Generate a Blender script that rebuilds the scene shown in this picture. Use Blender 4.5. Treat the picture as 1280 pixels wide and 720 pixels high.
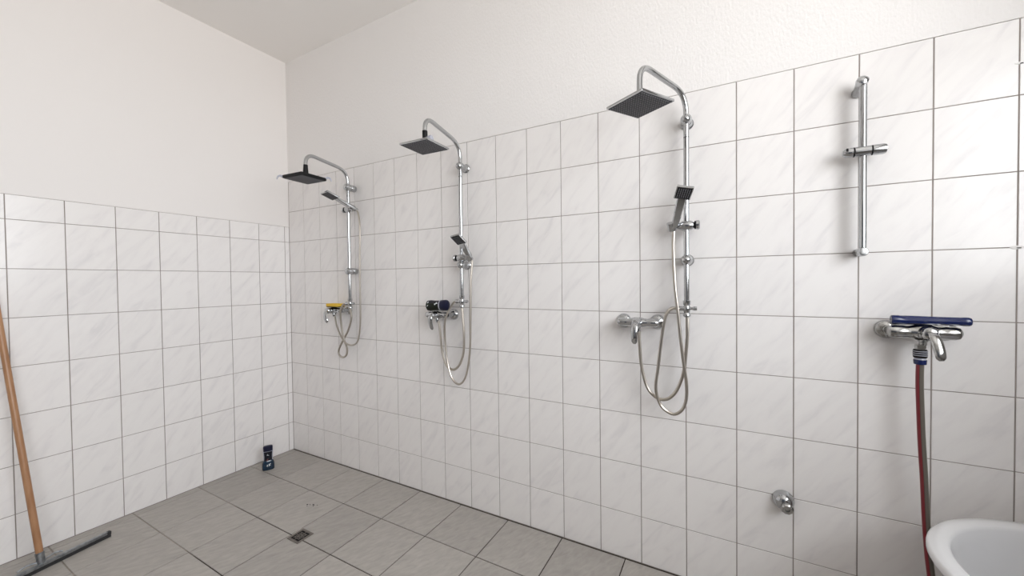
import bpy, bmesh, math, random
from mathutils import Vector, Matrix

for o in list(bpy.data.objects):
    bpy.data.objects.remove(o)
S = bpy.context.scene
C = S.collection
R = random.Random(7)
V = Vector

# ------------------------------------------------------------------ camera
cam_data = bpy.data.cameras.new('camera')
cam_data.sensor_width = 36.0
cam_data.lens = 36.0 * 480.55 / 1280.0
cam_data.clip_start = 0.02
cam = bpy.data.objects.new('camera', cam_data)
cam.location = (3.1422, -1.9140, 1.3797)
cam.rotation_euler = (1.5527, 0.01167, 0.50075)
C.objects.link(cam)
S.camera = cam

# ------------------------------------------------------------------ world (overcast sky above, bright ground below, raised to light the ceiling)
w = bpy.data.worlds.new('overcast_sky')
S.world = w
w.use_nodes = True
nt = w.node_tree
nt.nodes.clear()
tc = nt.nodes.new('ShaderNodeTexCoord')
sx = nt.nodes.new('ShaderNodeSeparateXYZ')
rp = nt.nodes.new('ShaderNodeValToRGB')
mr = nt.nodes.new('ShaderNodeMapRange')
mr.inputs['From Min'].default_value = -0.5
mr.inputs['From Max'].default_value = 0.5
el = rp.color_ramp.elements
el[0].position = 0.0; el[0].color = (0.80, 0.79, 0.77, 1)
el[1].position = 1.0; el[1].color = (0.93, 0.965, 1.0, 1)
e = el.new(0.47); e.color = (0.80, 0.79, 0.77, 1)
e = el.new(0.53); e.color = (0.90, 0.93, 0.96, 1)
bg = nt.nodes.new('ShaderNodeBackground')
bg.inputs['Strength'].default_value = 10.3
ow = nt.nodes.new('ShaderNodeOutputWorld')
L = nt.links.new
L(tc.outputs['Generated'], sx.inputs[0]); L(sx.outputs['Z'], mr.inputs['Value'])
L(mr.outputs[0], rp.inputs[0]); L(rp.outputs[0], bg.inputs[0]); L(bg.outputs[0], ow.inputs[0])

# room dimensions
RX, RY, RZ = 4.42, -3.9, 3.19          # right wall x, front wall y, ceiling z
REVEAL = 0.72
WIN = (-3.75, -0.66, 1.32, 3.02)       # window_1: y0, y1, z0, z1 in the right wall

def portal(name, loc, rot, sx_, sy_):
    d = bpy.data.lights.new(name, 'AREA')
    d.shape = 'RECTANGLE'; d.size = sx_; d.size_y = sy_
    d.cycles.is_portal = True
    o = bpy.data.objects.new(name, d); o.location = loc; o.rotation_euler = rot
    C.objects.link(o)
portal('daylight_portal', (RX + REVEAL, (WIN[0] + WIN[1]) / 2, (WIN[2] + WIN[3]) / 2),
       (0, math.radians(90), 0), WIN[3] - WIN[2], WIN[1] - WIN[0])

vs = S.view_settings
S.display_settings.display_device = 'sRGB'
vs.view_transform = 'Standard'
vs.look = 'None'
vs.exposure = 0.0
vs.gamma = 1.0
vs.use_curve_mapping = False
S.cycles.use_denoising = True
S.cycles.max_bounces = 16
S.cycles.diffuse_bounces = 10
S.cycles.glossy_bounces = 6
S.cycles.caustics_reflective = False

# ------------------------------------------------------------------ materials
def mat(name, col, rough=0.5, metal=0.0, spec=0.5, coat=0.0, bump=None, var=None):
    """bump=(scale, strength, distance, stretch); var=(scale, colour2, stretch, lo, hi)"""
    m = bpy.data.materials.new(name)
    m.use_nodes = True
    n = m.node_tree.nodes; l = m.node_tree.links.new
    b = n['Principled BSDF']
    b.inputs['Base Color'].default_value = (*col, 1)
    b.inputs['Roughness'].default_value = rough
    b.inputs['Metallic'].default_value = metal
    b.inputs['Specular IOR Level'].default_value = spec
    b.inputs['Coat Weight'].default_value = coat
    t = n.new('ShaderNodeTexCoord')
    def noise(scale, stretch, detail=3):
        mp = n.new('ShaderNodeMapping'); mp.inputs['Scale'].default_value = stretch
        l(t.outputs['Object'], mp.inputs[0])
        z = n.new('ShaderNodeTexNoise'); z.inputs['Scale'].default_value = scale
        z.inputs['Detail'].default_value = detail
        l(mp.outputs[0], z.inputs['Vector'])
        return z
    if var:
        sc, c2, st, lo, hi = var
        z = noise(sc, st)
        r = n.new('ShaderNodeValToRGB')
        r.color_ramp.elements[0].position = lo; r.color_ramp.elements[0].color = (*col, 1)
        r.color_ramp.elements[1].position = hi; r.color_ramp.elements[1].color = (*c2, 1)
        l(z.outputs[0], r.inputs[0]); l(r.outputs[0], b.inputs['Base Color'])
    if bump:
        sc, s, d, st = bump
        z = noise(sc, st, 4)
        bp = n.new('ShaderNodeBump'); bp.inputs['Strength'].default_value = s
        bp.inputs['Distance'].default_value = d
        l(z.outputs[0], bp.inputs['Height']); l(bp.outputs[0], b.inputs['Normal'])
    return m

def streak_mat(name, base, vein, vein2, rough, scale, stretch, angle, tint=0.02, lo=.45, hi=.75, bump=0.0, coat=0.0):
    """stone or glazed tile: diagonal soft streaks, different on every tile"""
    m = bpy.data.materials.new(name); m.use_nodes = True
    n = m.node_tree.nodes; l = m.node_tree.links.new
    b = n['Principled BSDF']
    b.inputs['Roughness'].default_value = rough
    b.inputs['Coat Weight'].default_value = coat
    t = n.new('ShaderNodeTexCoord'); oi = n.new('ShaderNodeObjectInfo')
    mul = n.new('ShaderNodeMath'); mul.operation = 'MULTIPLY'; mul.inputs[1].default_value = 37.0
    l(oi.outputs['Random'], mul.inputs[0])
    cb = n.new('ShaderNodeCombineXYZ')
    for i in range(3): l(mul.outputs[0], cb.inputs[i])
    rt = n.new('ShaderNodeMapping'); rt.inputs['Rotation'].default_value = (0, 0, -angle)
    l(t.outputs['Object'], rt.inputs[0])
    st = n.new('ShaderNodeMapping'); st.inputs['Scale'].default_value = stretch
    l(rt.outputs[0], st.inputs[0])
    ad = n.new('ShaderNodeVectorMath'); ad.operation = 'ADD'
    l(st.outputs[0], ad.inputs[0]); l(cb.outputs[0], ad.inputs[1])
    z = n.new('ShaderNodeTexNoise'); z.inputs['Scale'].default_value = scale
    z.inputs['Detail'].default_value = 4; z.inputs['Distortion'].default_value = 0.6
    l(ad.outputs[0], z.inputs['Vector'])
    r = n.new('ShaderNodeValToRGB')
    r.color_ramp.elements[0].position = lo; r.color_ramp.elements[0].color = (*base, 1)
    r.color_ramp.elements[1].position = hi; r.color_ramp.elements[1].color = (*vein, 1)
    q = r.color_ramp.elements.new((lo + hi) / 2); q.color = (*vein2, 1)
    l(z.outputs[0], r.inputs[0])
    hsv = n.new('ShaderNodeHueSaturation')
    mr = n.new('ShaderNodeMapRange'); mr.inputs['To Min'].default_value = 1 - tint; mr.inputs['To Max'].default_value = 1 + tint
    l(oi.outputs['Random'], mr.inputs['Value']); l(mr.outputs[0], hsv.inputs['Value'])
    l(r.outputs[0], hsv.inputs['Color']); l(hsv.outputs[0], b.inputs['Base Color'])
    if bump:
        z2 = n.new('ShaderNodeTexNoise'); z2.inputs['Scale'].default_value = scale * 9
        z2.inputs['Detail'].default_value = 5
        l(ad.outputs[0], z2.inputs['Vector'])
        bp = n.new('ShaderNodeBump'); bp.inputs['Strength'].default_value = 0.5
        bp.inputs['Distance'].default_value = bump
        l(z2.outputs[0], bp.inputs['Height']); l(bp.outputs[0], b.inputs['Normal'])
    return m

M = {}
M['wall_tile'] = streak_mat('marbled_white_glaze', (0.835, 0.813, 0.803), (0.755, 0.733, 0.733), (0.812, 0.788, 0.782),
                            0.22, 2.6, (2.4, 10.0, 1.0), math.radians(52), 0.012, .44, .74)
M['floor_tile'] = streak_mat('grey_slate_tile', (0.44, 0.415, 0.385), (0.33, 0.310, 0.288), (0.385, 0.362, 0.336),
                             0.55, 8.0, (2.2, 6.5, 1.0), math.radians(66), 0.06, .22, .78, 0.0016)
M['plaster'] = mat('rough_white_plaster', (0.83, 0.81, 0.80), 0.9, bump=(115, 0.5, 0.005, (1, 1, 0.5)))
M['smooth_plaster'] = mat('smooth_white_plaster', (0.835, 0.808, 0.795), 0.9, bump=(40, 0.15, 0.001, (1, 1, 1)))
M['ceiling'] = mat('ceiling_paint', (0.89, 0.87, 0.85), 0.95)
M['grout'] = mat('grey_brown_grout', (0.26, 0.225, 0.205), 0.9, var=(6, (0.36, 0.32, 0.30), (1, 1, 1), .4, .7))
M['floor_grout'] = mat('dark_floor_grout', (0.075, 0.055, 0.045), 0.9)
M['chrome'] = mat('chrome', (0.49, 0.50, 0.51), 0.09, 1.0, bump=(60, 0.05, 0.0005, (1, 1, 1)))
M['worn_chrome'] = mat('limescaled_chrome', (0.47, 0.47, 0.465), 0.14, 1.0, var=(38, (0.30, 0.295, 0.28), (1, 1, 1), .42, .62))
M['hose'] = mat('steel_spiral_hose', (0.50, 0.46, 0.41), 0.3, 1.0)
M['black'] = mat('black_plastic', (0.006, 0.006, 0.007), 0.45, spec=0.25)
M['nozzle_grey'] = mat('dark_grey_rubber', (0.045, 0.046, 0.052), 0.55, spec=0.3)
M['nozzle'] = mat('grey_rubber_nozzles', (0.17, 0.17, 0.185), 0.5)
M['blue'] = mat('glossy_dark_blue_plastic', (0.004, 0.012, 0.078), 0.22, coat=0.15)
M['navy'] = mat('navy_plastic', (0.005, 0.006, 0.028), 0.3, spec=0.35)
M['teal'] = mat('teal_blue_gel', (0.004, 0.022, 0.048), 0.2, coat=0.4)
M['label'] = mat('dark_bottle_label', (0.006, 0.007, 0.014), 0.35, spec=0.35)
M['clear_edge'] = mat('milky_clear_plastic', (0.42, 0.43, 0.50), 0.25)
M['white_print'] = mat('white_print', (0.75, 0.78, 0.80), 0.5)
M['red_print'] = mat('dull_red_print', (0.16, 0.05, 0.05), 0.5)
M['reflection_green'] = mat('painted_green_reflection', (0.005, 0.009, 0.004), 0.3, spec=0.3)
M['sponge'] = mat('yellow_sponge', (0.78, 0.50, 0.06), 0.95, bump=(300, 0.8, 0.003, (1, 1, 1)))
M['scour'] = mat('dark_scouring_pad', (0.05, 0.045, 0.02), 0.95)
M['wood'] = mat('varnished_wood', (0.42, 0.225, 0.115), 0.38, var=(9, (0.30, 0.145, 0.068), (6, 6, 0.6), .35, .7))
M['steel'] = mat('galvanised_steel', (0.40, 0.42, 0.44), 0.35, 1.0, var=(60, (0.25, 0.27, 0.29), (1, 1, 1), .4, .65))
M['rubber'] = mat('black_rubber', (0.02, 0.02, 0.022), 0.6)
M['enamel'] = mat('white_acrylic', (0.74, 0.745, 0.76), 0.2, coat=0.3)
M['well_shade'] = mat('painted_well_shade', (0.006, 0.005, 0.005), 0.9)
M['drain'] = mat('dirty_drain_metal', (0.20, 0.18, 0.16), 0.45, 0.8)
M['dirt'] = mat('black_dirt', (0.012, 0.010, 0.010), 0.9)
M['frame'] = mat('white_window_frame', (0.75, 0.75, 0.74), 0.4)
M['grey_paint'] = mat('grey_wall_paint', (0.45, 0.44, 0.43), 0.8)
M['added_door'] = mat('added_door_grey', (0.10, 0.11, 0.13), 0.5)

def hose_stripes():
    m = bpy.data.materials.new('red_striped_garden_hose'); m.use_nodes = True
    n = m.node_tree.nodes; l = m.node_tree.links.new
    b = n['Principled BSDF']; b.inputs['Roughness'].default_value = 0.3
    uv = n.new('ShaderNodeUVMap'); uv.uv_map = 'UVMap'
    s = n.new('ShaderNodeSeparateXYZ'); l(uv.outputs[0], s.inputs[0])
    r = n.new('ShaderNodeValToRGB'); r.color_ramp.interpolation = 'CONSTANT'
    cols = [(0.0, (0.20, 0.18, 0.14)), (0.12, (0.12, 0.108, 0.09)), (0.29, (0.07, 0.05, 0.045)), (0.32, (0.19, 0.010, 0.018)),
            (0.42, (0.14, 0.01, 0.016)), (0.46, (0.22, 0.012, 0.02)), (0.60, (0.19, 0.17, 0.135))]
    e = r.color_ramp.elements
    e[0].position = 0; e[0].color = (*cols[0][1], 1)
    e[1].position = cols[1][0]; e[1].color = (*cols[1][1], 1)
    for p, c in cols[2:]:
        k = e.new(p); k.color = (*c, 1)
    l(s.outputs[0], r.inputs[0]); l(r.outputs[0], b.inputs['Base Color'])
    return m
M['garden_hose'] = hose_stripes()

# pale lime scale in the joints near the left wall, dark brown elsewhere
def floor_grout():
    m = M['floor_grout']; n = m.node_tree.nodes; l = m.node_tree.links.new
    b = n['Principled BSDF']; t = n.new('ShaderNodeTexCoord')
    s = n.new('ShaderNodeSeparateXYZ'); l(t.outputs['Object'], s.inputs[0])
    z = n.new('ShaderNodeTexNoise'); z.inputs['Scale'].default_value = 3.2; z.inputs['Detail'].default_value = 3
    l(t.outputs['Object'], z.inputs['Vector'])
    a = n.new('ShaderNodeMath'); a.operation = 'MULTIPLY_ADD'
    y_ = n.new('ShaderNodeMath'); y_.operation = 'MULTIPLY_ADD'; y_.inputs[1].default_value = -0.9; y_.inputs[2].default_value = -0.25
    l(s.outputs[1], y_.inputs[0]); l(y_.outputs[0], a.inputs[2])
    a.inputs[1].default_value = -1.0; l(s.outputs[0], a.inputs[0])
    c = n.new('ShaderNodeMath'); c.operation = 'ADD'; l(a.outputs[0], c.inputs[0]); l(z.outputs[0], c.inputs[1])
    r = n.new('ShaderNodeValToRGB')
    r.color_ramp.elements[0].position = .25; r.color_ramp.elements[0].color = (0.035, 0.024, 0.018, 1)
    r.color_ramp.elements[1].position = .42; r.color_ramp.elements[1].color = (0.32, 0.29, 0.255, 1)
    l(c.outputs[0], r.inputs[0]); l(r.outputs[0], b.inputs['Base Color'])
floor_grout()

# ------------------------------------------------------------------ mesh helpers
def ob(name, bm, m, parent=None, smooth=35, loc=None):
    me = bpy.data.meshes.new(name)
    bmesh.ops.recalc_face_normals(bm, faces=bm.faces)
    bm.to_mesh(me); bm.free()
    me.materials.append(M[m] if isinstance(m, str) else m)
    if smooth:
        me.shade_smooth()
        me.set_sharp_from_angle(angle=math.radians(smooth))
    o = bpy.data.objects.new(name, me)
    C.objects.link(o)
    if loc is not None: o.location = loc
    if parent:
        o.parent = parent
        if loc is None:      # geometry was written in world coordinates
            o.matrix_parent_inverse = world_of(parent).inverted()
    return o

def world_of(o):
    m = o.matrix_basis.copy()
    if o.parent: m = world_of(o.parent) @ o.matrix_parent_inverse @ m
    return m

def thing(name, label, cat, loc, group=None):
    o = bpy.data.objects.new(name, None); C.objects.link(o)
    o.location = loc; o.empty_display_size = 0.05
    return tag(o, label, cat, group)

def tag(o, label, cat, group=None):
    o['label'] = label; o['category'] = cat
    if group: o['group'] = group
    return o

def frame_axes(d):
    d = V(d).normalized()
    a = V((0, 0, 1)) if abs(d.z) < 0.9 else V((0, 1, 0))
    u = d.cross(a).normalized(); v = d.cross(u).normalized()
    return d, u, v

def box(bm, lo, hi, bev=0.0, seg=1, mtx=None):
    lo, hi = V(lo), V(hi); c = (lo + hi) / 2; s = hi - lo
    r = bmesh.ops.create_cube(bm, size=1.0)
    vv = r['verts']
    bmesh.ops.scale(bm, vec=s, verts=vv)
    if bev:
        ed = list({e for v in vv for e in v.link_edges})
        r = bmesh.ops.bevel(bm, geom=ed, offset=bev, segments=seg, affect='EDGES', profile=0.6)
        vv = list({v for f in r['faces'] for v in f.verts} | {v for v in vv if v.is_valid})
    m = Matrix.Translation(c)
    if mtx is not None: m = mtx @ m
    bmesh.ops.transform(bm, matrix=m, verts=vv)
    return vv

def lathe(bm, prof, org, d, n=24, sq=(1, 1)):
    """prof: (radius, distance along d)"""
    d, u, v = frame_axes(d); org = V(org)
    rings = []
    for r, t in prof:
        if r <= 1e-6:
            rings.append([bm.verts.new(org + d * t)])
        else:
            rings.append([bm.verts.new(org + d * t + u * (r * sq[0] * math.cos(2 * math.pi * k / n)) + v * (r * sq[1] * math.sin(2 * math.pi * k / n))) for k in range(n)])
    for a, b in zip(rings, rings[1:]):
        for k in range(n):
            k2 = (k + 1) % n
            if len(a) == 1 and len(b) == 1: continue
            if len(a) == 1: bm.faces.new((a[0], b[k], b[k2]))
            elif len(b) == 1: bm.faces.new((a[k], a[k2], b[0]))
            else: bm.faces.new((a[k], a[k2], b[k2], b[k]))
    for rg in (rings[0], rings[-1]):
        if len(rg) > 1: bm.faces.new(rg)

def catmull(pts, per=8):
    P = [V(p) for p in pts]
    P = [P[0] * 2 - P[1]] + P + [P[-1] * 2 - P[-2]]
    out = []
    for i in range(1, len(P) - 2):
        a, b, c, d = P[i - 1:i + 3]
        for k in range(per):
            t = k / per
            out.append(0.5 * ((2 * b) + (c - a) * t + (2 * a - 5 * b + 4 * c - d) * t * t + (3 * b - a - 3 * c + d) * t ** 3))
    out.append(P[-2])
    return out

def fillet(pts, rad, seg=10):
    P = [V(p) for p in pts]; out = [P[0]]
    for i in range(1, len(P) - 1):
        a, b, c = P[i - 1:i + 2]; r = rad[i - 1]
        p0 = b + (a - b).normalized() * r; p1 = b + (c - b).normalized() * r
        for k in range(seg + 1):
            t = k / seg
            # a little fuller than a plain quadratic, close to a circular bend
            out.append(p0 * (1 - t) ** 2 + b * 2 * t * (1 - t) + p1 * t * t)
    out.append(P[-1])
    return out

def tube(bm, pts, rad, n=12, uv=False, flat=1.0, up=None):
    P = [V(p) for p in pts]; m = len(P)
    rr = rad if isinstance(rad, (list, tuple)) else [rad] * m
    tang = [(P[min(i + 1, m - 1)] - P[max(i - 1, 0)]).normalized() for i in range(m)]
    d, u, v = frame_axes(tang[0])
    if up is not None:
        u = V(up); u = (u - d * u.dot(d)).normalized()
    rings = []
    for i in range(m):
        d = tang[i]; u = (u - d * u.dot(d)).normalized(); v = d.cross(u)
        rings.append([bm.verts.new(P[i] + u * (rr[i] * math.cos(2 * math.pi * k / n)) + v * (rr[i] * flat * math.sin(2 * math.pi * k / n))) for k in range(n)])
    lay = bm.loops.layers.uv.new('UVMap') if uv else None
    for i in range(m - 1):
        for k in range(n):
            k2 = (k + 1) % n
            f = bm.faces.new((rings[i][k], rings[i][k2], rings[i + 1][k2], rings[i + 1][k]))
            if uv:
                for lp, (a, b) in zip(f.loops, ((k, i), (k + 1, i), (k + 1, i + 1), (k, i + 1))):
                    lp[lay].uv = (a / n, b / m)
    bm.faces.new(rings[0]); bm.faces.new(rings[-1])

def B(): return bmesh.new()

def P(name, m, parent, fn, smooth=35):
    bm = B(); fn(bm); return ob(name, bm, m, parent, smooth)

def lerp(a, b, t): return V(a) * (1 - t) + V(b) * t

# ------------------------------------------------------------------ tile grids
TW, TH = 0.2, 0.24888        # wall tile pitch
Z1 = 0.227                   # first horizontal joint
ROWS = [0.0] + [Z1 + k * TH for k in range(9)]      # 10 lines, top of the back wall tiling = 2.218
TZ = ROWS[-1]
GAP_V, GAP_H = 0.0038, 0.0030
tile_cache = {}
def tile_mesh(wd, ht, th, bev, m):
    key = (round(wd, 4), round(ht, 4), th, m)
    if key not in tile_cache:
        bm = B()
        x, y = wd / 2, ht / 2
        lower = [bm.verts.new((sx_ * x, sy_ * y, -th)) for sx_, sy_ in ((-1, -1), (1, -1), (1, 1), (-1, 1))]
        mid = [bm.verts.new((sx_ * x, sy_ * y, -bev)) for sx_, sy_ in ((-1, -1), (1, -1), (1, 1), (-1, 1))]
        top = [bm.verts.new((sx_ * (x - bev), sy_ * (y - bev), 0)) for sx_, sy_ in ((-1, -1), (1, -1), (1, 1), (-1, 1))]
        for a, b in ((lower, mid), (mid, top)):
            for k in range(4): bm.faces.new((a[k], a[(k + 1) % 4], b[(k + 1) % 4], b[k]))
        bm.faces.new(top); bm.faces.new(lower[::-1])
        bmesh.ops.recalc_face_normals(bm, faces=bm.faces)
        me = bpy.data.meshes.new('tile'); bm.to_mesh(me); bm.free()
        me.materials.append(M[m]); tile_cache[key] = me
    return tile_cache[key]

def put_tile(parent, ctr, rot, wd, ht, m, th=0.0075, bev=0.0008, jit=0.0003, tilt=0.0):
    o = bpy.data.objects.new('tile', tile_mesh(wd, ht, th, bev, m))
    C.objects.link(o); o.parent = parent
    n = rot @ V((0, 0, 1))
    o.location = V(ctr) + n * R.uniform(-jit, jit)
    t = Matrix.Rotation(R.uniform(-tilt, tilt), 3, 'X') @ Matrix.Rotation(R.uniform(-tilt, tilt), 3, 'Y')
    o.rotation_euler = (rot @ t).to_euler()

def struct(name, m, fn, smooth=0):
    bm = B(); fn(bm); o = ob(name, bm, m, None, smooth); o['kind'] = 'structure'; return o

# ---- back wall (y = 0 is the face of its tiles)
wall_back = struct('wall_back', 'grout', lambda bm: box(bm, (-0.12, 0.0018, -0.1), (RX + 0.1, 0.14, TZ)))
P('plaster', 'plaster', wall_back, lambda bm: box(bm, (-0.004, 0.0005, TZ + 0.001), (RX + 0.1, 0.14, RZ + 0.1)), 0)
ROT_B = Matrix(((1, 0, 0), (0, 0, -1), (0, 1, 0)))
xs = [0.0] + [0.1952 + k * TW for k in range(24)]
xs = [x for x in xs if x < RX - 0.05] + [RX]
for i in range(len(xs) - 1):
    for j in range(9):
        a, b, c, d = xs[i], xs[i + 1], ROWS[j], ROWS[j + 1]
        put_tile(wall_back, ((a + b) / 2, 0, (c + d) / 2), ROT_B, b - a - GAP_V, d - c - GAP_H, 'wall_tile', tilt=0.0015)

# ---- left wall (x = 0 is the face of its tiles)
LT = 1.8459
wall_left = struct('wall_left', 'grout', lambda bm: box(bm, (-0.14, RY - 0.1, -0.1), (-0.0018, 0.0018, LT)))
P('plaster', 'smooth_plaster', wall_left, lambda bm: box(bm, (-0.14, RY - 0.1, LT + 0.001), (-0.004, 0.0018, RZ + 0.1)), 0)
ROT_L = Matrix(((0, 0, 1), (1, 0, 0), (0, 1, 0)))
ys = [0.0] + [-0.0386 - k * TW for k in range(30)]
ys = [y for y in ys if y > RY + 0.05] + [RY]
zs = ROWS[:8] + [LT]
for i in range(len(ys) - 1):
    for j in range(len(zs) - 1):
        a, b, c, d = ys[i + 1], ys[i], zs[j], zs[j + 1]
        put_tile(wall_left, (0, (a + b) / 2, (c + d) / 2), ROT_L, b - a - GAP_V, d - c - GAP_H, 'wall_tile', tilt=0.0015)

# ---- floor
floor = struct('floor', 'floor_grout', lambda bm: box(bm, (-0.1, RY - 0.1, -0.12), (RX + 0.1, 0.1, -0.0032)))
fx = [0.0] + [0.0610 + k * 0.3322 for k in range(16)]
fx = [x for x in fx if x < RX - 0.05] + [RX]
fy = [-0.0065 - k * 0.3325 for k in range(13)]
fy = [y for y in fy if y > RY + 0.05] + [RY]
for i in range(len(fx) - 1):
    for j in range(len(fy) - 1):
        a, b, c, d = fx[i], fx[i + 1], fy[j + 1], fy[j]
        put_tile(floor, ((a + b) / 2, (c + d) / 2, 0), Matrix.Identity(3), b - a - 0.0054, d - c - 0.0054, 'floor_tile', bev=0.0008, jit=0.0004, tilt=0.001)

# ---- ceiling, right wall with the window, front wall greyed, with a panel added to darken the chrome
struct('ceiling', 'ceiling', lambda bm: box(bm, (-0.1, RY - 0.1, RZ), (RX + 0.1, 0.1, RZ + 0.12)))
y0, y1, z0, z1 = WIN
def right_wall(bm):
    X0, X1 = RX, RX + REVEAL
    box(bm, (X0, RY - 0.1, -0.1), (X1, 0.1, z0))
    box(bm, (X0, RY - 0.1, z1), (X1, 0.1, RZ + 0.1))
    box(bm, (X0, RY - 0.1, z0), (X1, y0, z1))
    box(bm, (X0, y1, z0), (X1, 0.1, z1))
struct('wall_right', 'grey_paint', right_wall)
win = struct('window_1', 'frame', lambda bm: [box(bm, (RX + 0.2, a, b), (RX + 0.26, c, d)) for a, b, c, d in
      ((y0, z0, y1, z0 + 0.06), (y0, z1 - 0.06, y1, z1), (y0, z0, y0 + 0.06, z1), (y1 - 0.06, z0, y1, z1),
       ((y0 + y1) / 2 - 0.04, z0, (y0 + y1) / 2 + 0.04, z1))])
P('window_sill', 'frame', win, lambda bm: box(bm, (RX - 0.04, y0, z0 - 0.03), (RX + 0.2, y1, z0 + 0.0), 0.004), 0)
struct('wall_front', 'grey_paint', lambda bm: box(bm, (-0.1, RY - 0.12, -0.1), (RX + 0.1, RY, RZ + 0.1)))
added_door = struct('added_dark_door', 'added_door', lambda bm: box(bm, (2.2, RY + 0.002, 0.0), (3.9, RY + 0.05, 2.2), 0.004))  # unseen, added so the chrome mirrors something dark
P('added_door_handle', 'chrome', added_door, lambda bm: tube(bm, fillet([(2.3, RY + 0.05, 1.05), (2.3, RY + 0.1, 1.05), (2.43, RY + 0.1, 1.05)], [0.02]), 0.009), 35)

# ------------------------------------------------------------------ shower fittings
PY = -0.060                                            # distance of the riser pipes from the wall

def spray_head(root, ctr, ang, size, thick, rim_mat, face_mat='nozzle_grey', nn=14):
    """square overhead rose, ctr = centre of its underside"""
    mt = Matrix.Translation(V(ctr)) @ Matrix.Rotation(ang, 4, 'Z')
    h = size / 2
    hd = P('shower_head', rim_mat, root, lambda bm: (box(bm, (-h, -h, 0.0), (h, h, thick), 0.003, 2, mt),
             lathe(bm, [(0.0, 0), (0.03, 0.0), (0.026, 0.008), (0.015, 0.013), (0, 0.013)], mt @ V((0, 0, thick)), (0, 0, 1))), 30)
    g = h - 0.006
    fc = P('spray_plate', face_mat, hd, lambda bm: box(bm, (-g, -g, -0.0015), (g, g, 0.0005), 0.0, 1, mt), 0)
    def noz(bm):
        st = (2 * g - 0.012) / (nn - 1)
        for i in range(nn):
            for j in range(nn):
                c = mt @ V((-g + 0.006 + i * st, -g + 0.006 + j * st, -0.0015))
                lathe(bm, [(0.0036, 0), (0.0022, 0.0024), (0, 0.0024)], c, (0, 0, -1), 5)
    n = P('nozzle', 'nozzle', hd, noz, 0); n['kind'] = 'stuff'
    return hd

def bracket(root, x, z, style):
    def f(bm):
        if style == 'ball':
            lathe(bm, [(0.027, 0.0), (0.027, 0.004), (0.021, 0.010), (0.0185, 0.02), (0.018, 0.034), (0.0205, 0.045), (0.0235, 0.056),
                       (0.0225, 0.068), (0.017, 0.080), (0.009, 0.087), (0, 0.089)], (x, -0.0005, z), (0, -1, 0), 24)
        else:
            lathe(bm, [(0.021, 0.0), (0.021, 0.006), (0.0235, 0.010), (0.0235, 0.036), (0.021, 0.040), (0.0245, 0.044), (0.0245, 0.074),
                       (0.020, 0.084), (0.010, 0.089), (0, 0.090)], (x, -0.0005, z), (0, -1, 0), 24)
    return P('wall_bracket', 'chrome', root, f)

def slide_holder(root, x, z, s):
    """s = +1: socket on the right of the pipe and knob on the left, -1: the other way round"""
    h = P('slide_holder', 'chrome', root, lambda bm: (
        lathe(bm, [(0.0, -0.033), (0.012, -0.033), (0.015, -0.028), (0.0205, -0.020), (0.0225, -0.006), (0.0225, 0.012), (0.018, 0.024), (0.012, 0.040), (0.011, 0.048), (0, 0.048)],
              (x, PY, z), (s, 0, 0), 20),
        lathe(bm, [(0.0, -0.02), (0.0145, -0.02), (0.0185, 0.016), (0.0, 0.016)], (x + s * 0.060, PY - 0.012, z), (s * 0.05, -0.45, 0.9), 18)))
    k = P('clamp_knob', 'chrome', h, lambda bm: lathe(bm, [(0.0, 0.037), (0.017, 0.037), (0.0205, 0.040), (0.0205, 0.049), (0.016, 0.053), (0, 0.053)], (x, PY, z), (-s, 0, 0), 20))
    P('black_gap_ring', 'black', h, lambda bm: lathe(bm, [(0.0, 0.032), (0.018, 0.032), (0.018, 0.0372), (0, 0.0372)], (x, PY, z), (-s, 0, 0), 20))  # black disc stands for the dark gap before the knob
    return h

def diverter(root, x, z):
    d = P('diverter', 'chrome', root, lambda bm: (
        lathe(bm, [(0, -0.038), (0.010, -0.038), (0.0155, -0.032), (0.0155, -0.022), (0.012, -0.017), (0.0145, -0.008), (0.0145, 0.010), (0.012, 0.015), (0.0155, 0.020), (0.0155, 0.036), (0, 0.036)], (x, PY, z), (0, 0, 1), 20),
        tube(bm, [(x - 0.040, PY, z), (x + 0.012, PY, z)], 0.0105, 14),
        lathe(bm, [(0, 0), (0.012, 0), (0.012, 0.012), (0.009, 0.014), (0, 0.014)], (x - 0.030, PY, z), (-1, 0, 0), 12)))
    P('diverter_knob', 'chrome', d, lambda bm: (tube(bm, [(x + 0.010, PY, z + 0.001), (x + 0.030, PY, z + 0.001)], 0.0065, 12),
       lathe(bm, [(0, 0.026), (0.0085, 0.026), (0.0095, 0.030), (0.0085, 0.041), (0, 0.041)], (x, PY, z + 0.001), (1, 0, 0), 14)))
    return d

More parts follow.
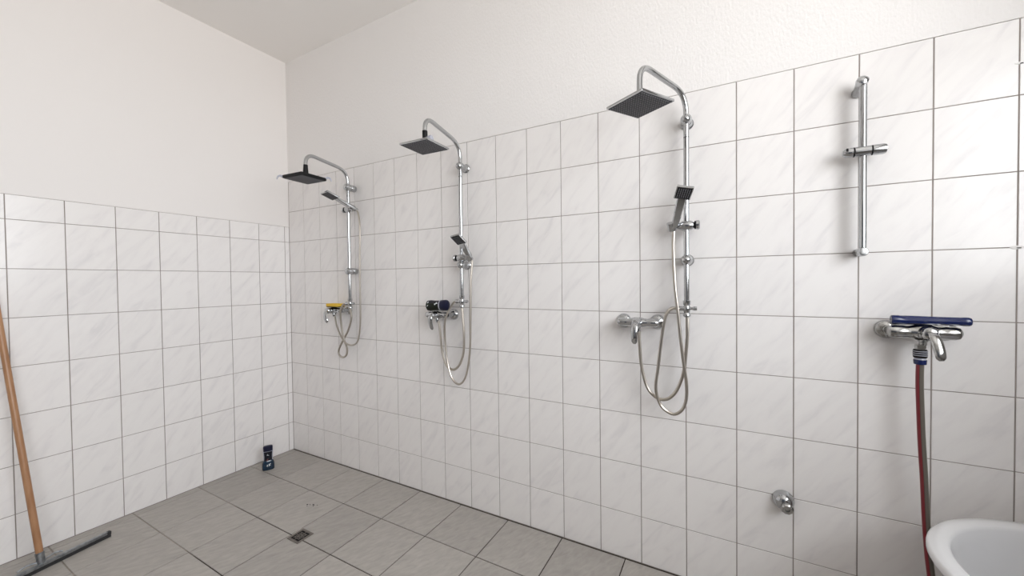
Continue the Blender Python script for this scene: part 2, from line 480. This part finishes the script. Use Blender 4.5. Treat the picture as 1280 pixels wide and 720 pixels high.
def hand_shower(label, Bp, Hp, nrm, side, size, hose_pts, parent_group, thick=0.012, hr=0.0065):
    """Bp = foot of the handle in the holder, Hp = centre of the square head, nrm = way the water goes"""
    Bp, Hp, nrm = V(Bp), V(Hp), V(nrm).normalized()
    d = (Hp - Bp).normalized()
    vax = (d - nrm * d.dot(nrm)).normalized(); uax = vax.cross(nrm).normalized()
    t = thing('hand_shower', label, 'hand shower', Bp, parent_group)
    mt = Matrix.Translation(Hp) @ Matrix((uax, vax, nrm)).transposed().to_4x4()
    h = size / 2
    P('head', 'chrome', t, lambda bm: box(bm, (-h, -h, -thick), (h, h, 0), 0.002, 2, mt))
    f = P('spray_face', 'black', t, lambda bm: box(bm, (-h + 0.004, -h + 0.004, -0.0005), (h - 0.004, h - 0.004, 0.001), 0, 1, mt), 0)
    def noz(bm):
        for i in range(6):
            for j in range(7):
                c = mt @ V((-h + 0.012 + i * (size - 0.024) / 5, -h + 0.012 + j * (size - 0.024) / 6, 0.001))
                lathe(bm, [(0.0024, 0), (0.0016, 0.0015), (0, 0.0015)], c, nrm, 5)
    n = P('nozzle', 'nozzle', f, noz, 0); n['kind'] = 'stuff'
    neck = mt @ V((0, -h + 0.004, -thick / 2))
    def handle(bm):      # flat rectangular grip
        L_ = neck - Bp; dd = L_.normalized()
        u2 = (uax - dd * uax.dot(dd)).normalized(); v2 = dd.cross(u2)
        pr = [(0.0, 0.012, 0.011), (0.10, 0.014, 0.0125), (0.55, 0.0165, 0.0115), (0.90, 0.0185, 0.008), (1.0, 0.019, 0.006)]
        rings = []
        for q, a, b in pr:
            c = Bp + L_ * q
            rings.append([bm.verts.new(c + u2 * (a * sx_) + v2 * (b * sy_)) for sx_, sy_ in
                          ((-1, -.6), (-.8, -1), (.8, -1), (1, -.6), (1, .6), (.8, 1), (-.8, 1), (-1, .6))])
        for r0, r1 in zip(rings, rings[1:]):
            for k in range(8): bm.faces.new((r0[k], r0[(k + 1) % 8], r1[(k + 1) % 8], r1[k]))
        bm.faces.new(rings[0]); bm.faces.new(rings[-1])
    P('handle', 'chrome', t, handle, 30)
    P('hose_nut', 'chrome', t, lambda bm: lathe(bm, [(0, 0), (0.009, 0), (0.0115, 0.006), (0.0115, 0.024), (0, 0.024)], Bp - d * 0.022, d, 14))
    P('hose', 'hose', t, lambda bm: tube(bm, catmull(hose_pts, 7), hr, 10))
    return t

def shower_set(label, x, heads, zb1, zb2, bstyle, zslide, s, zdiv, supply, ang=0.0, reach=0.303, zneck=2.13, zap=2.243, zbend=2.185):
    t = thing('shower_set', label, 'shower', (x, 0, zdiv - 0.04), 'shower columns along the tiled wall')
    dx, dy = -math.sin(ang), -math.cos(ang)
    at = lambda r, z: (x + dx * r, PY + dy * r, z)
    P('riser_pipe', 'chrome', t, lambda bm: tube(bm, [(x, PY, zdiv + 0.02), (x, PY, 2.0)] , 0.0115, 16))
    P('overhead_arm', 'chrome', t, lambda bm: tube(bm, fillet([at(0, 1.995), at(0, zbend), at(reach, zap), at(reach, zneck)], [0.085, 0.072], 12), 0.0115, 16))
    bracket(t, x, zb1, bstyle); bracket(t, x, zb2, 'ball' if bstyle == 'ball' else bstyle)
    slide_holder(t, x, zslide, s)
    diverter(t, x, zdiv)
    P('supply_hose', 'hose', t, lambda bm: tube(bm, catmull(supply, 7), 0.0072, 10))
    return t, at

def mixer(label, x, z, group, lever_tip, cap_y=-0.125, m='chrome', body_w=0.094, k=1.0, sp=0.0775):
    by = -0.070
    t = thing('mixer_tap', label, 'tap', (x, 0, z), group)
    P('body', m, t, lambda bm: (
        lathe(bm, [(r_ * k, q_) for r_, q_ in [(0, -body_w), (0.010, -body_w + 0.001), (0.0165, -body_w + 0.007), (0.019, -body_w + 0.018), (0.019, -0.052), (0.0175, -0.042), (0.0195, -0.030), (0.0235, -0.015),
                   (0.0235, 0.015), (0.0195, 0.030), (0.0175, 0.042), (0.019, 0.052), (0.019, body_w - 0.018), (0.0165, body_w - 0.007), (0.010, body_w - 0.001), (0, body_w)]], (x, by, z), (1, 0, 0), 24),
        lathe(bm, [(0, 0), (0.022, 0), (0.022, 0.030), (0.019, 0.036), (0, 0.036)], (x, by, z), (0, -1, 0), 24),
        lathe(bm, [(0.010, 0), (0.013, 0.018), (0.013, 0.024), (0.0105, 0.026), (0.0105, 0.036), (0, 0.036)], (x, by, z - 0.008), (0, 0, -1), 18)))
    for sx_ in (-1, 1):
        P('rosette', m, t, lambda bm: lathe(bm, [(0.034, 0), (0.034, 0.003), (0.0315, 0.010), (0.025, 0.0165), (0.0165, 0.020), (0.0165, 0.030), (0.015, 0.031), (0.015, by * -1), (0, -by)],
              (x + sx_ * sp, -0.0005, z), (0, -1, 0), 28))
    def lever(bm):
        tip = V(lever_tip); c = V((x, cap_y, z + 0.004))
        lathe(bm, [(0.020, 0), (0.0215, 0.004), (0.0215, 0.014), (0.017, 0.021), (0.008, 0.0245), (0, 0.025)], (x, cap_y + 0.018, z), (0, -1, 0), 22)
        a = V((x, cap_y + 0.004, z + 0.006)); mid = lerp(a, tip, 0.42) + V((0, -0.016, 0.004))
        pts = catmull([a, lerp(a, mid, .5) + V((0, -0.006, 0.004)), mid, lerp(mid, tip, .55) + V((0, -0.003, 0)), tip], 5)
        k = len(pts)
        rad = [0.0125 + 0.0025 * math.sin(math.pi * i / (k - 1)) - 0.004 * (1 - i / (k - 1)) * 0 for i in range(k)]
        rad[-1] = 0.006; rad[-2] = 0.0105
        tube(bm, pts, rad, 14, flat=0.5, up=(1, 0, 0))
    P('lever', m, t, lever)
    return t

SHG = 'hand showers on the slide holders'
MXG = 'chrome mixer taps on the tiled wall'

# ---- shower by the corner (black head)
X1 = 0.8050
t1, at1 = shower_set('chrome shower column nearest the corner with a black-rimmed square head', X1, None, 2.058, 1.463, 'barrel', 1.903, 1, 1.232,
    [(X1 + .001, PY, 1.200), (0.822, -0.066, 1.128), (0.787, -0.068, 1.038), (0.735, -0.070, 0.967), (0.690, -0.072, 0.896), (0.694, -0.072, 0.856), (0.730, -0.072, 0.843),
     (0.770, -0.072, 0.863), (0.780, -0.074, 0.914), (0.754, -0.080, 0.980), (0.738, -0.084, 1.069), (0.735, -0.088, 1.140), (0.738, -0.086, 1.19), (0.748, -0.072, 1.224), (0.772, -0.061, 1.232)],
    zneck=2.125, reach=0.315, zap=2.214, zbend=2.172)
P('swivel_connector', 'black', t1, lambda bm: lathe(bm, [(0, 0), (0.017, 0), (0.0155, 0.03), (0.013, 0.072), (0, 0.072)], at1(0.315, 2.066), (0, 0, 1), 18))
hd = spray_head(t1, at1(0.322, 2.042), 0.06, 0.178, 0.020, 'black')
for a, sgn in ((V((-0.088, -0.09, 0.0)), (-1, -1)), (V((0.090, 0.085, 0.004)), (1, 1))):
    def peel(bm):      # pale film curling off a corner of the black rim
        c = V(at1(0.322, 2.052))
        p = c + a; d1 = V((sgn[0], sgn[1], 0)).normalized()
        pts = catmull([p, p + d1 * 0.014 + V((0, 0, 0.006)), p + d1 * 0.028 + V((0, 0, -0.004)), p + d1 * 0.031 + V((0, 0, -0.018))], 4)
        tube(bm, pts, [0.007] * 4 + [0.006] * 4 + [0.004] * 4 + [0.002], 8, flat=0.3, up=(0, 0, 1))
    pf = P('peeling_film', 'clear_edge', hd, peel); pf['label'] = 'pale film curling off the head corner'
hand_shower('chrome hand shower nearest the corner, leaning out almost level', (0.880, -0.066, 1.900), (0.853, -0.240, 1.958), (0.0, -0.34, -0.94), 1, 0.088,
    [(0.882, -0.055, 1.890), (0.902, -0.058, 1.872), (0.927, -0.066, 1.79), (0.930, -0.070, 1.66), (0.926, -0.07, 1.566), (0.923, -0.07, 1.35), (0.921, -0.07, 1.132), (0.907, -0.07, 1.022), (0.881, -0.07, 0.960),
     (0.832, -0.074, 0.937), (0.783, -0.082, 0.948), (0.733, -0.082, 0.990), (0.680, -0.078, 1.066), (0.652, -0.072, 1.139)], SHG, hr=0.0058)
mixer('chrome mixer tap nearest the corner, yellow sponge lying on it', 0.640, 1.180, MXG, (0.672, -0.150, 1.098), m='chrome', body_w=0.088)

# yellow sponge
sp = thing('sponge', 'yellow sponge lying on the mixer tap nearest the corner', 'sponge', (0.655, -0.07, 1.2))
P('foam', 'sponge', sp, lambda bm: box(bm, (0.598, -0.105, 1.210), (0.722, -0.040, 1.231), 0.004, 2))
P('scouring_pad', 'scour', sp, lambda bm: box(bm, (0.600, -0.104, 1.2045), (0.720, -0.041, 1.210), 0.001))

# ---- middle shower
X2 = 1.7880
t2, at2 = shower_set('middle chrome shower column, square head on a black swivel connector', X2, None, 2.059, 1.478, 'ball', 1.520, 1, 1.262,
    [(X2 + .001, PY, 1.232), (1.796, -0.064, 1.169), (1.805, -0.068, 1.073), (1.800, -0.068, 0.963), (1.768, -0.068, 0.884), (1.721, -0.068, 0.851), (1.672, -0.068, 0.874), (1.641, -0.068, 0.95),
     (1.631, -0.070, 1.049), (1.620, -0.070, 1.140)], zneck=2.14)
P('swivel_connector', 'black', t2, lambda bm: lathe(bm, [(0, 0), (0.014, 0), (0.0135, 0.066), (0, 0.066)], at2(0.303, 2.098), (0, 0, 1), 18))
P('swivel_nut', 'clear_edge', t2, lambda bm: lathe(bm, [(0, 0), (0.014, 0), (0.0165, 0.016), (0.0165, 0.030), (0.013, 0.033), (0, 0.033)], (X2 + 0.010, PY - 0.300, 2.118), (0.94, 0.15, 0.12), 16))
spray_head(t2, at2(0.306, 2.078), 0.03, 0.180, 0.010, 'chrome')
hand_shower('chrome hand shower on the middle column, square head tilted down', (1.858, -0.072, 1.523), (1.834, -0.152, 1.614), (-0.02, -0.62, -0.78), 1, 0.070,
    [(1.860, -0.060, 1.512), (1.864, -0.060, 1.48), (1.859, -0.068, 1.375), (1.855, -0.07, 1.171), (1.846, -0.07, 0.966), (1.819, -0.074, 0.826), (1.775, -0.080, 0.773), (1.726, -0.084, 0.802), (1.693, -0.084, 0.897),
     (1.679, -0.086, 1.024), (1.682, -0.092, 1.120), (1.694, -0.088, 1.18), (1.714, -0.072, 1.228), (1.731, -0.063, 1.256), (1.752, -0.06, 1.262)], SHG, hr=0.006)
mixer('chrome mixer tap left of the middle column, dark bottle lying on it', 1.606, 1.178, MXG, (1.608, -0.118, 1.092), body_w=0.086)

# dark shower gel bottle lying on the middle tap
bt = thing('shower_gel_bottle', 'dark shower gel bottle lying on its side on the middle mixer tap', 'bottle', (1.62, -0.078, 1.2), 'shower gel bottles')
A = (1, 0, 0.03)
OB = (1.540, -0.078, 1.2345)
P('bottle_body', 'label', bt, lambda bm: lathe(bm, [(0, 0), (0.024, 0.0), (0.031, 0.006), (0.033, 0.03), (0.030, 0.06), (0.029, 0.108), (0, 0.108)], OB, A, 24, (0.78, 1.0)))
P('cap', 'navy', bt, lambda bm: lathe(bm, [(0, 0.108), (0.031, 0.108), (0.0325, 0.116), (0.0325, 0.148), (0.028, 0.155), (0.015, 0.159), (0, 0.160)], OB, A, 24, (0.80, 1.0)))
P('clear_band', 'clear_edge', bt, lambda bm: lathe(bm, [(0.0302, 0.100), (0.0318, 0.102), (0.0318, 0.108), (0.030, 0.109)], OB, A, 24, (0.80, 1.0)))
def on_lying(u, v):    # u along the bottle, v around it (radians from straight front, up positive)
    return (OB[0] + u, OB[1] - 0.0262 * math.cos(v), OB[2] + 0.033 * math.sin(v))
def strokes(bm, segs, f, wdt=0.0022):
    for a, b in segs:
        tube(bm, [f(*a), f(*b)], wdt, 6)
for sg in (((0.018, 0.5), (0.022, 0.85)), ((0.018, -0.1), (0.024, 0.15)), ((0.075, 0.2), (0.088, 0.75)), ((0.072, 0.35), (0.094, 0.5))):
    P('print', 'white_print', bt, lambda bm: strokes(bm, [sg], on_lying), 0)
P('green_reflection', 'reflection_green', bt, lambda bm: lathe(bm, [(0.026, 0.006), (0.0318, 0.008), (0.0338, 0.03), (0.0308, 0.06), (0.0296, 0.098), (0.024, 0.099)], (OB[0], OB[1] - 0.0006, OB[2] - 0.0022), A, 24, (0.78, 0.96)))  # greenish reflection on the lower side, put into the colour

# ---- near shower
X3 = 3.0040
t3, at3 = shower_set('nearest chrome shower column, its arm swung towards the left', X3, None, 2.076, 1.464, 'ball', 1.614, -1, 1.249,
    [(X3 + .002, PY, 1.216), (3.007, -0.066, 1.15), (3.002, -0.070, 1.071), (2.991, -0.070, 0.969), (2.966, -0.070, 0.891), (2.936, -0.070, 0.849), (2.906, -0.070, 0.835), (2.876, -0.070, 0.841),
     (2.845, -0.072, 0.871), (2.826, -0.072, 0.918), (2.811, -0.072, 0.991), (2.806, -0.072, 1.057), (2.802, -0.072, 1.140)],
    ang=math.radians(29.5), zneck=2.085, reach=0.300, zap=2.236)
spray_head(t3, at3(0.300, 2.068), -math.radians(31), 0.182, 0.010, 'chrome')
hand_shower('chrome hand shower on the nearest column, flat handle standing upright', (2.957, -0.078, 1.612), (3.000, -0.150, 1.738), (0.0, -0.62, -0.78), -1, 0.066,
    [(2.953, -0.070, 1.598), (2.951, -0.076, 1.517), (2.957, -0.086, 1.376), (2.963, -0.088, 1.305), (2.971, -0.088, 1.234), (2.980, -0.088, 1.125), (2.993, -0.086, 1.008), (3.003, -0.084, 0.93), (3.003, -0.084, 0.86),
     (2.987, -0.084, 0.807), (2.951, -0.084, 0.780), (2.907, -0.086, 0.802), (2.885, -0.088, 0.844), (2.877, -0.088, 0.90), (2.887, -0.086, 0.982), (2.901, -0.084, 1.104), (2.914, -0.080, 1.193), (2.927, -0.074, 1.233),
     (2.945, -0.066, 1.249), (2.966, -0.060, 1.249)], SHG, hr=0.0068)
mixer('empty chrome mixer tap left of the nearest shower column', 2.797, 1.181, MXG, (2.796, -0.146, 1.092))

# ------------------------------------------------------------------ bare slide rail on the right
XR, YR = 3.594, -0.052
sr = thing('slide_rail', 'bare chrome slide rail without a shower, above the garden hose tap', 'shower rail', (XR, 0, 1.47))
P('rail', 'chrome', sr, lambda bm: tube(bm, [(XR, YR, 1.462), (XR, YR, 2.094)], 0.0115, 18))
P('end_bracket', 'chrome', sr, lambda bm: lathe(bm, [(0.0, 0), (0.017, 0.0), (0.0175, 0.006), (0.0145, 0.022), (0.0165, 0.045), (0.019, 0.058), (0.0175, 0.068), (0.010, 0.075), (0, 0.077)], (XR - 0.006, -0.0005, 2.070), (0.05, -1, 0.42), 22))
P('end_bracket', 'chrome', sr, lambda bm: lathe(bm, [(0.0, 0), (0.014, 0.0), (0.014, 0.030), (0.0165, 0.034), (0.0165, 0.064), (0.013, 0.069), (0, 0.070)], (XR - 0.003, -0.0005, 1.472), (0.03, -1, 0), 22))
sl = P('slider', 'chrome', sr, lambda bm: lathe(bm, [(0, -0.062), (0.009, -0.061), (0.015, -0.054), (0.0178, -0.040), (0.0178, -0.0325), (0.0160, -0.032), (0.0160, -0.028), (0.0178, -0.0275), (0.0178, 0.0175), (0.016, 0.018),
      (0.016, 0.022), (0.0182, 0.0225), (0.0186, 0.052), (0.0165, 0.059), (0.009, 0.0625), (0, 0.063)], (XR + 0.002, YR - 0.006, 1.838), (1, 0, 0), 24, (1.0, 1.0)))
for u in (-0.030, 0.020):
    P('black_gap_ring', 'black', sl, lambda bm: lathe(bm, [(0, -0.0018), (0.0176, -0.0018), (0.0176, 0.0018), (0, 0.0018)], (XR + 0.002 + u, YR - 0.006, 1.838), (1, 0, 0), 24))
P('notch_shade', 'black', sl, lambda bm: box(bm, (XR - 0.052, YR - 0.026, 1.842), (XR - 0.046, YR - 0.020, 1.851), 0.001), 0)  # black block stands in for the shade in the cradle

# ------------------------------------------------------------------ tap with the garden hose and the blue tube on it
XM, ZM = 3.750, 1.186
m4 = mixer('chrome mixer tap at the right, garden hose below, blue tube on top', XM, ZM, MXG, (3.760, -0.172, 1.106), cap_y=-0.130, m='worn_chrome', body_w=0.094, k=1.22, sp=0.0765)
HX, HY = XM - 0.008, -0.074
gh = thing('garden_hose', 'red and grey striped garden hose hanging from the right-hand tap', 'hose', (HX, HY, 0))
P('threaded_adapter', 'worn_chrome', gh, lambda bm: lathe(bm, [(0, 0), (0.0155, 0), (0.0155, 0.012), (0.0125, 0.013), (0.0125, 0.018), (0, 0.018)], (HX, HY, 1.143), (0, 0, -1), 8))
P('hose_connector', 'black', gh, lambda bm: lathe(bm, [(0, 0), (0.0165, 0), (0.018, 0.003), (0.018, 0.026), (0.0165, 0.029), (0, 0.029)], (HX, HY, 1.127), (0, 0, -1), 20))
for k in range(3):
    P('grey_ring', 'clear_edge', gh, lambda bm: lathe(bm, [(0.0175, -0.0015), (0.0188, -0.001), (0.0188, 0.001), (0.0175, 0.0015)], (HX, HY, 1.121 - 0.007 * k), (0, 0, -1), 20))
P('collar_band', 'clear_edge', gh, lambda bm: lathe(bm, [(0, 0), (0.0140, 0), (0.0155, 0.006), (0, 0.006)], (HX, HY, 1.098), (0, 0, -1), 20))
cb = P('collar', 'blue', gh, lambda bm: lathe(bm, [(0, 0), (0.0165, 0), (0.0172, 0.003), (0.0162, 0.016), (0.012, 0.018), (0, 0.018)], (HX, HY, 1.092), (0, 0, -1), 20))
cb['label'] = 'blue collar'
P('hose', 'garden_hose', gh, lambda bm: tube(bm, catmull([(HX, HY, 1.085), (HX - 0.001, HY - .001, 1.02), (HX, HY - .002, 0.952), (3.746, -0.078, 0.814), (3.753, -0.078, 0.676), (3.759, -0.076, 0.538), (3.768, -0.074, 0.40), (3.785, -0.07, 0.25),
    (3.80, -0.066, 0.12), (3.84, -0.062, 0.04), (3.92, -0.060, 0.0135), (4.06, -0.06, 0.0115), (4.25, -0.055, 0.0115)], 7), 0.0105, 20, uv=True, up=(1, 0, 0)))

bl = P('blue_tube', 'blue', None, lambda bm: lathe(bm, [(0, 0), (0.0140, 0.0), (0.0165, 0.003), (0.0168, 0.020), (0.0158, 0.023), (0.0162, 0.045), (0.0148, 0.12), (0.0142, 0.170), (0.0150, 0.175), (0.0150, 0.188), (0.0125, 0.193), (0, 0.193)],
     (3.666, -0.074, 1.2275), (0.995, -0.055, 0.000), 10))
tag(bl, 'glossy dark blue plastic tube lying across the right-hand tap', 'tube')

# ------------------------------------------------------------------ low stop valve with a domed rosette
sv = thing('stop_valve', 'small chrome stop valve with domed cover low on the wall', 'valve', (3.361, 0, 0.46))
P('domed_cover', 'chrome', sv, lambda bm: lathe(bm, [(0.039, 0), (0.039, 0.003), (0.0375, 0.012), (0.033, 0.024), (0.026, 0.034), (0.017, 0.040), (0, 0.042)], (3.361, -0.0005, 0.464), (0, -1, 0), 32))
P('stub', 'worn_chrome', sv, lambda bm: lathe(bm, [(0.0175, 0), (0.0175, 0.014), (0.0215, 0.017), (0.0215, 0.029), (0.017, 0.033), (0.009, 0.033), (0.007, 0.027), (0, 0.027)], (3.367, -0.030, 0.457), (0.05, -1, -0.10), 10))

# ------------------------------------------------------------------ shower gel bottle standing on the floor
sb_x, sb_y = 0.172, -0.302
sb = thing('shower_gel_bottle', 'dark blue shower gel bottle standing on the floor in the corner', 'bottle', (sb_x, sb_y, 0), 'shower gel bottles')
fa = V((3.14 - sb_x, -1.914 - sb_y, 0)).normalized(); fr = V((-fa.y, fa.x, 0))    # faces into the room
def flask(bm, prof, depth=0.58):
    n = 28; rings = []
    for wd, z in prof:
        ring = []
        for k in range(n):
            a = 2 * math.pi * k / n; c, s_ = math.cos(a), math.sin(a)
            ring.append(bm.verts.new(V((sb_x, sb_y, z)) + fr * (wd * math.copysign(abs(c) ** 0.75, c)) + fa * (wd * depth * math.copysign(abs(s_) ** 0.75, s_))))
        rings.append(ring)
    for a, b in zip(rings, rings[1:]):
        for k in range(n): bm.faces.new((a[k], a[(k + 1) % n], b[(k + 1) % n], b[k]))
    bm.faces.new(rings[0]); bm.faces.new(rings[-1])
P('bottle_base', 'teal', sb, lambda bm: flask(bm, [(0.036, 0.0), (0.0395, 0.004), (0.0400, 0.030), (0.0385, 0.050), (0.0340, 0.064), (0.0290, 0.070)]))
P('bottle_body', 'label', sb, lambda bm: flask(bm, [(0.0285, 0.066), (0.0270, 0.080), (0.0265, 0.100), (0.0285, 0.128), (0.0285, 0.134)]))
P('clear_edge', 'clear_edge', sb, lambda bm: flask(bm, [(0.0310, 0.060), (0.0300, 0.080), (0.0300, 0.100), (0.0315, 0.128), (0.0315, 0.137)], 0.40))
P('cap', 'navy', sb, lambda bm: flask(bm, [(0.0290, 0.138), (0.0305, 0.140), (0.0310, 0.168), (0.0290, 0.174), (0.0240, 0.176)]))
def on_front(u, z, off=0.0): return V((sb_x, sb_y, z)) + fr * u + fa * off
def mark(bm, u0, z0_, u1, z1_, w_, off):
    a, b = on_front(u0, z0_, off), on_front(u1, z1_, off)
    tube(bm, [a, b], w_, 6)
for g in ((-0.006, 0.108, -0.003, 0.118, 0.0016, 0.0160), (-0.002, 0.107, 0.001, 0.113, 0.0015, 0.0160), (0.003, 0.106, 0.005, 0.110, 0.0014, 0.0160)):
    P('logo_bar', 'white_print', sb, lambda bm: mark(bm, *g), 0)
for g in ((-0.007, 0.028, -0.005, 0.042, 0.0026, 0.0228), (0.004, 0.030, 0.008, 0.044, 0.0022, 0.0228), (0.002, 0.042, 0.017, 0.048, 0.0020, 0.0225), (0.008, 0.036, 0.015, 0.037, 0.0016, 0.0225)):
    P('print', 'white_print', sb, lambda bm: mark(bm, *g), 0)
P('red_mark', 'red_print', sb, lambda bm: mark(bm, -0.008, 0.070, -0.001, 0.084, 0.004, 0.0150), 0)

# ------------------------------------------------------------------ floor squeegee leaning on the left wall
sq = thing('floor_squeegee', 'floor squeegee with long wooden handle leaning on the left wall', 'squeegee', (0.228, -1.400, 0))
b0 = V((0.181, -1.152, 0)); b1 = V((0.281, -1.648, 0))
bd = (b1 - b0).normalized(); bn = V((-bd.y, bd.x, 0))
if bn.x < 0: bn = -bn
mb = Matrix((bd, bn, V((0, 0, 1)))).transposed().to_4x4(); mb.translation = b0
Lb = (b1 - b0).length
P('blade_holder', 'steel', sq, lambda bm: (box(bm, (0.004, -0.008, 0.014), (Lb, 0.008, 0.032), 0.003, 2, mb), box(bm, (0.004, -0.014, 0.024), (Lb, -0.004, 0.030), 0.001, 1, mb)))
P('rubber_blade', 'rubber', sq, lambda bm: (box(bm, (-0.004, 0.001, 0.0), (Lb + 0.004, 0.009, 0.018), 0.001, 1, mb), box(bm, (-0.006, -0.009, 0.012), (0.012, 0.010, 0.032), 0.003, 1, mb)))
foot = V((0.222, -1.400, 0.032)); top = V((0.0175, -1.488, 1.412))
hd_ = (top - foot).normalized()
P('socket', 'steel', sq, lambda bm: (lathe(bm, [(0.0, 0), (0.012, 0), (0.0145, 0.012), (0.0165, 0.055), (0.0155, 0.056), (0, 0.056)], foot - hd_ * 0.004, hd_, 20),
    tube(bm, catmull([foot + V((0, 0.0, 0.004)), foot + V((-0.02, 0.045, 0.012)), foot + V((-0.022, 0.075, 0.004))], 5), 0.0045, 8),
    tube(bm, catmull([foot + V((0, 0.0, 0.004)), foot + V((0.0, -0.045, 0.012)), foot + V((0.008, -0.075, 0.004))], 5), 0.0045, 8)))
P('wooden_handle', 'wood', sq, lambda bm: lathe(bm, [(0, 0.03), (0.0130, 0.03), (0.0135, 0.06), (0.0128, 1.37), (0.010, 1.385), (0, 1.388)], foot, hd_, 20))

# ------------------------------------------------------------------ floor drain
dr = thing('floor_drain', 'small square metal drain grate in the tiled floor', 'drain', (1.118, -0.656, 0))
dx0, dx1, dy0, dy1 = 1.071, 1.165, -0.704, -0.609
P('drain_shade_plate', 'well_shade', dr, lambda bm: box(bm, (dx0 + .006, dy0 + .006, 0.0004), (dx1 - .006, dy1 - .006, 0.0010)), 0)  # thin black plate stands for the shade inside the well
P('frame', 'drain', dr, lambda bm: [box(bm, a, b, 0.0008) for a, b in (
    ((dx0, dy0, 0.0004), (dx1, dy0 + 0.013, 0.0030)), ((dx0, dy1 - 0.013, 0.0004), (dx1, dy1, 0.0030)),
    ((dx0, dy0 + 0.013, 0.0004), (dx0 + 0.013, dy1 - 0.013, 0.0030)), ((dx1 - 0.013, dy0 + 0.013, 0.0004), (dx1, dy1 - 0.013, 0.0030)))], 0)
def grate(bm):
    cx, cy = (dx0 + dx1) / 2, (dy0 + dy1) / 2
    for r in (0.011, 0.021):
        n = 4
        for s_ in (-1, 1):
            box(bm, (cx - r, cy + s_ * r - 0.0018, 0.001), (cx + r, cy + s_ * r + 0.0018, 0.0028))
            box(bm, (cx + s_ * r - 0.0018, cy - r, 0.001), (cx + s_ * r + 0.0018, cy + r, 0.0028))
    for a in range(8):
        q = a * math.pi / 4
        d1 = V((math.cos(q), math.sin(q), 0)); 
        tube(bm, [V((cx, cy, 0.0018)) + d1 * 0.004, V((cx, cy, 0.0018)) + d1 * (0.034)], 0.0014, 6)
P('grate', 'drain', dr, grate, 0)
def specks(bm):
    for x, y, s_ in ((0.868, -0.452, 0.005), (0.885, -0.446, 0.0035), (0.880, -0.462, 0.003), (0.905, -0.436, 0.006), (0.917, -0.446, 0.003), (0.93, -0.428, 0.003)):
        lathe(bm, [(s_, 0), (s_ * .8, 0.0012), (0, 0.0016)], (x, y, 0.0004), (0, 0, 1), 7, (1.5, 0.7))
sk = P('dirt_specks', 'dirt', None, specks, 0)
tag(sk, 'black dirt specks on the floor tile behind the drain', 'dirt'); sk['kind'] = 'stuff'

# ------------------------------------------------------------------ white tub in the near right corner
TX, TY, TA, TB, TT = 4.018, -0.432, 0.360, 0.342, 0.600
tub = thing('bathtub', 'white oval tub standing at the right edge under the tap', 'bathtub', (TX, TY, 0))
def tub_mesh(bm, prof, close_top=False):
    n = 72; rings = []
    for ins, z in prof:
        a, b = TA - ins, TB - ins; ring = []
        for k in range(n):
            q = 2 * math.pi * k / n; c, s_ = math.cos(q), math.sin(q)
            ring.append(bm.verts.new((TX + a * math.copysign(abs(c) ** 0.98, c), TY + b * math.copysign(abs(s_) ** 0.98, s_), z)))
        rings.append(ring)
    for r0, r1 in zip(rings, rings[1:]):
        for k in range(n): bm.faces.new((r0[k], r0[(k + 1) % n], r1[(k + 1) % n], r1[k]))
    bm.faces.new(rings[0]); bm.faces.new(rings[-1])
P('shell', 'enamel', tub, lambda bm: tub_mesh(bm, [(0.115, 0.0), (0.110, 0.006), (0.100, 0.10), (0.062, 0.35), (0.030, 0.52), (0.020, 0.560), (0.004, 0.572), (0.0, 0.580), (0.0, 0.590), (0.002, 0.597), (0.007, 0.6005), (0.024, 0.6015),
    (0.042, 0.6005), (0.0475, 0.5975), (0.050, 0.590), (0.056, 0.56), (0.072, 0.40), (0.100, 0.22), (0.125, 0.16), (0.165, 0.130), (0.22, 0.12)]), 60)
P('plug_hole', 'chrome', tub, lambda bm: lathe(bm, [(0.0, 0), (0.03, 0.0), (0.028, 0.003), (0.015, 0.002), (0, 0.002)], (TX, TY, 0.1205), (0, 0, 1), 20))

# chipped filler at two joints of the right-most tile column
for cx_, cz_, k_ in ((3.994, 1.4715, 1.0), (3.995, 2.073, 0.7)):
    P('filler_patch', 'plaster', wall_back, lambda bm: lathe(bm, [(0.011 * k_, 0), (0.010 * k_, 0.0012), (0, 0.0016)], (cx_, 0.0002, cz_), (0, -1, 0), 9, (1.5, 0.6)), 0)
    P('chip', 'dirt', wall_back, lambda bm: lathe(bm, [(0.003, 0), (0.0025, 0.0022), (0, 0.0024)], (cx_ + 0.004, 0.0, cz_ - 0.002), (0, -1, 0), 6, (2.4 * k_, 0.6)), 0)
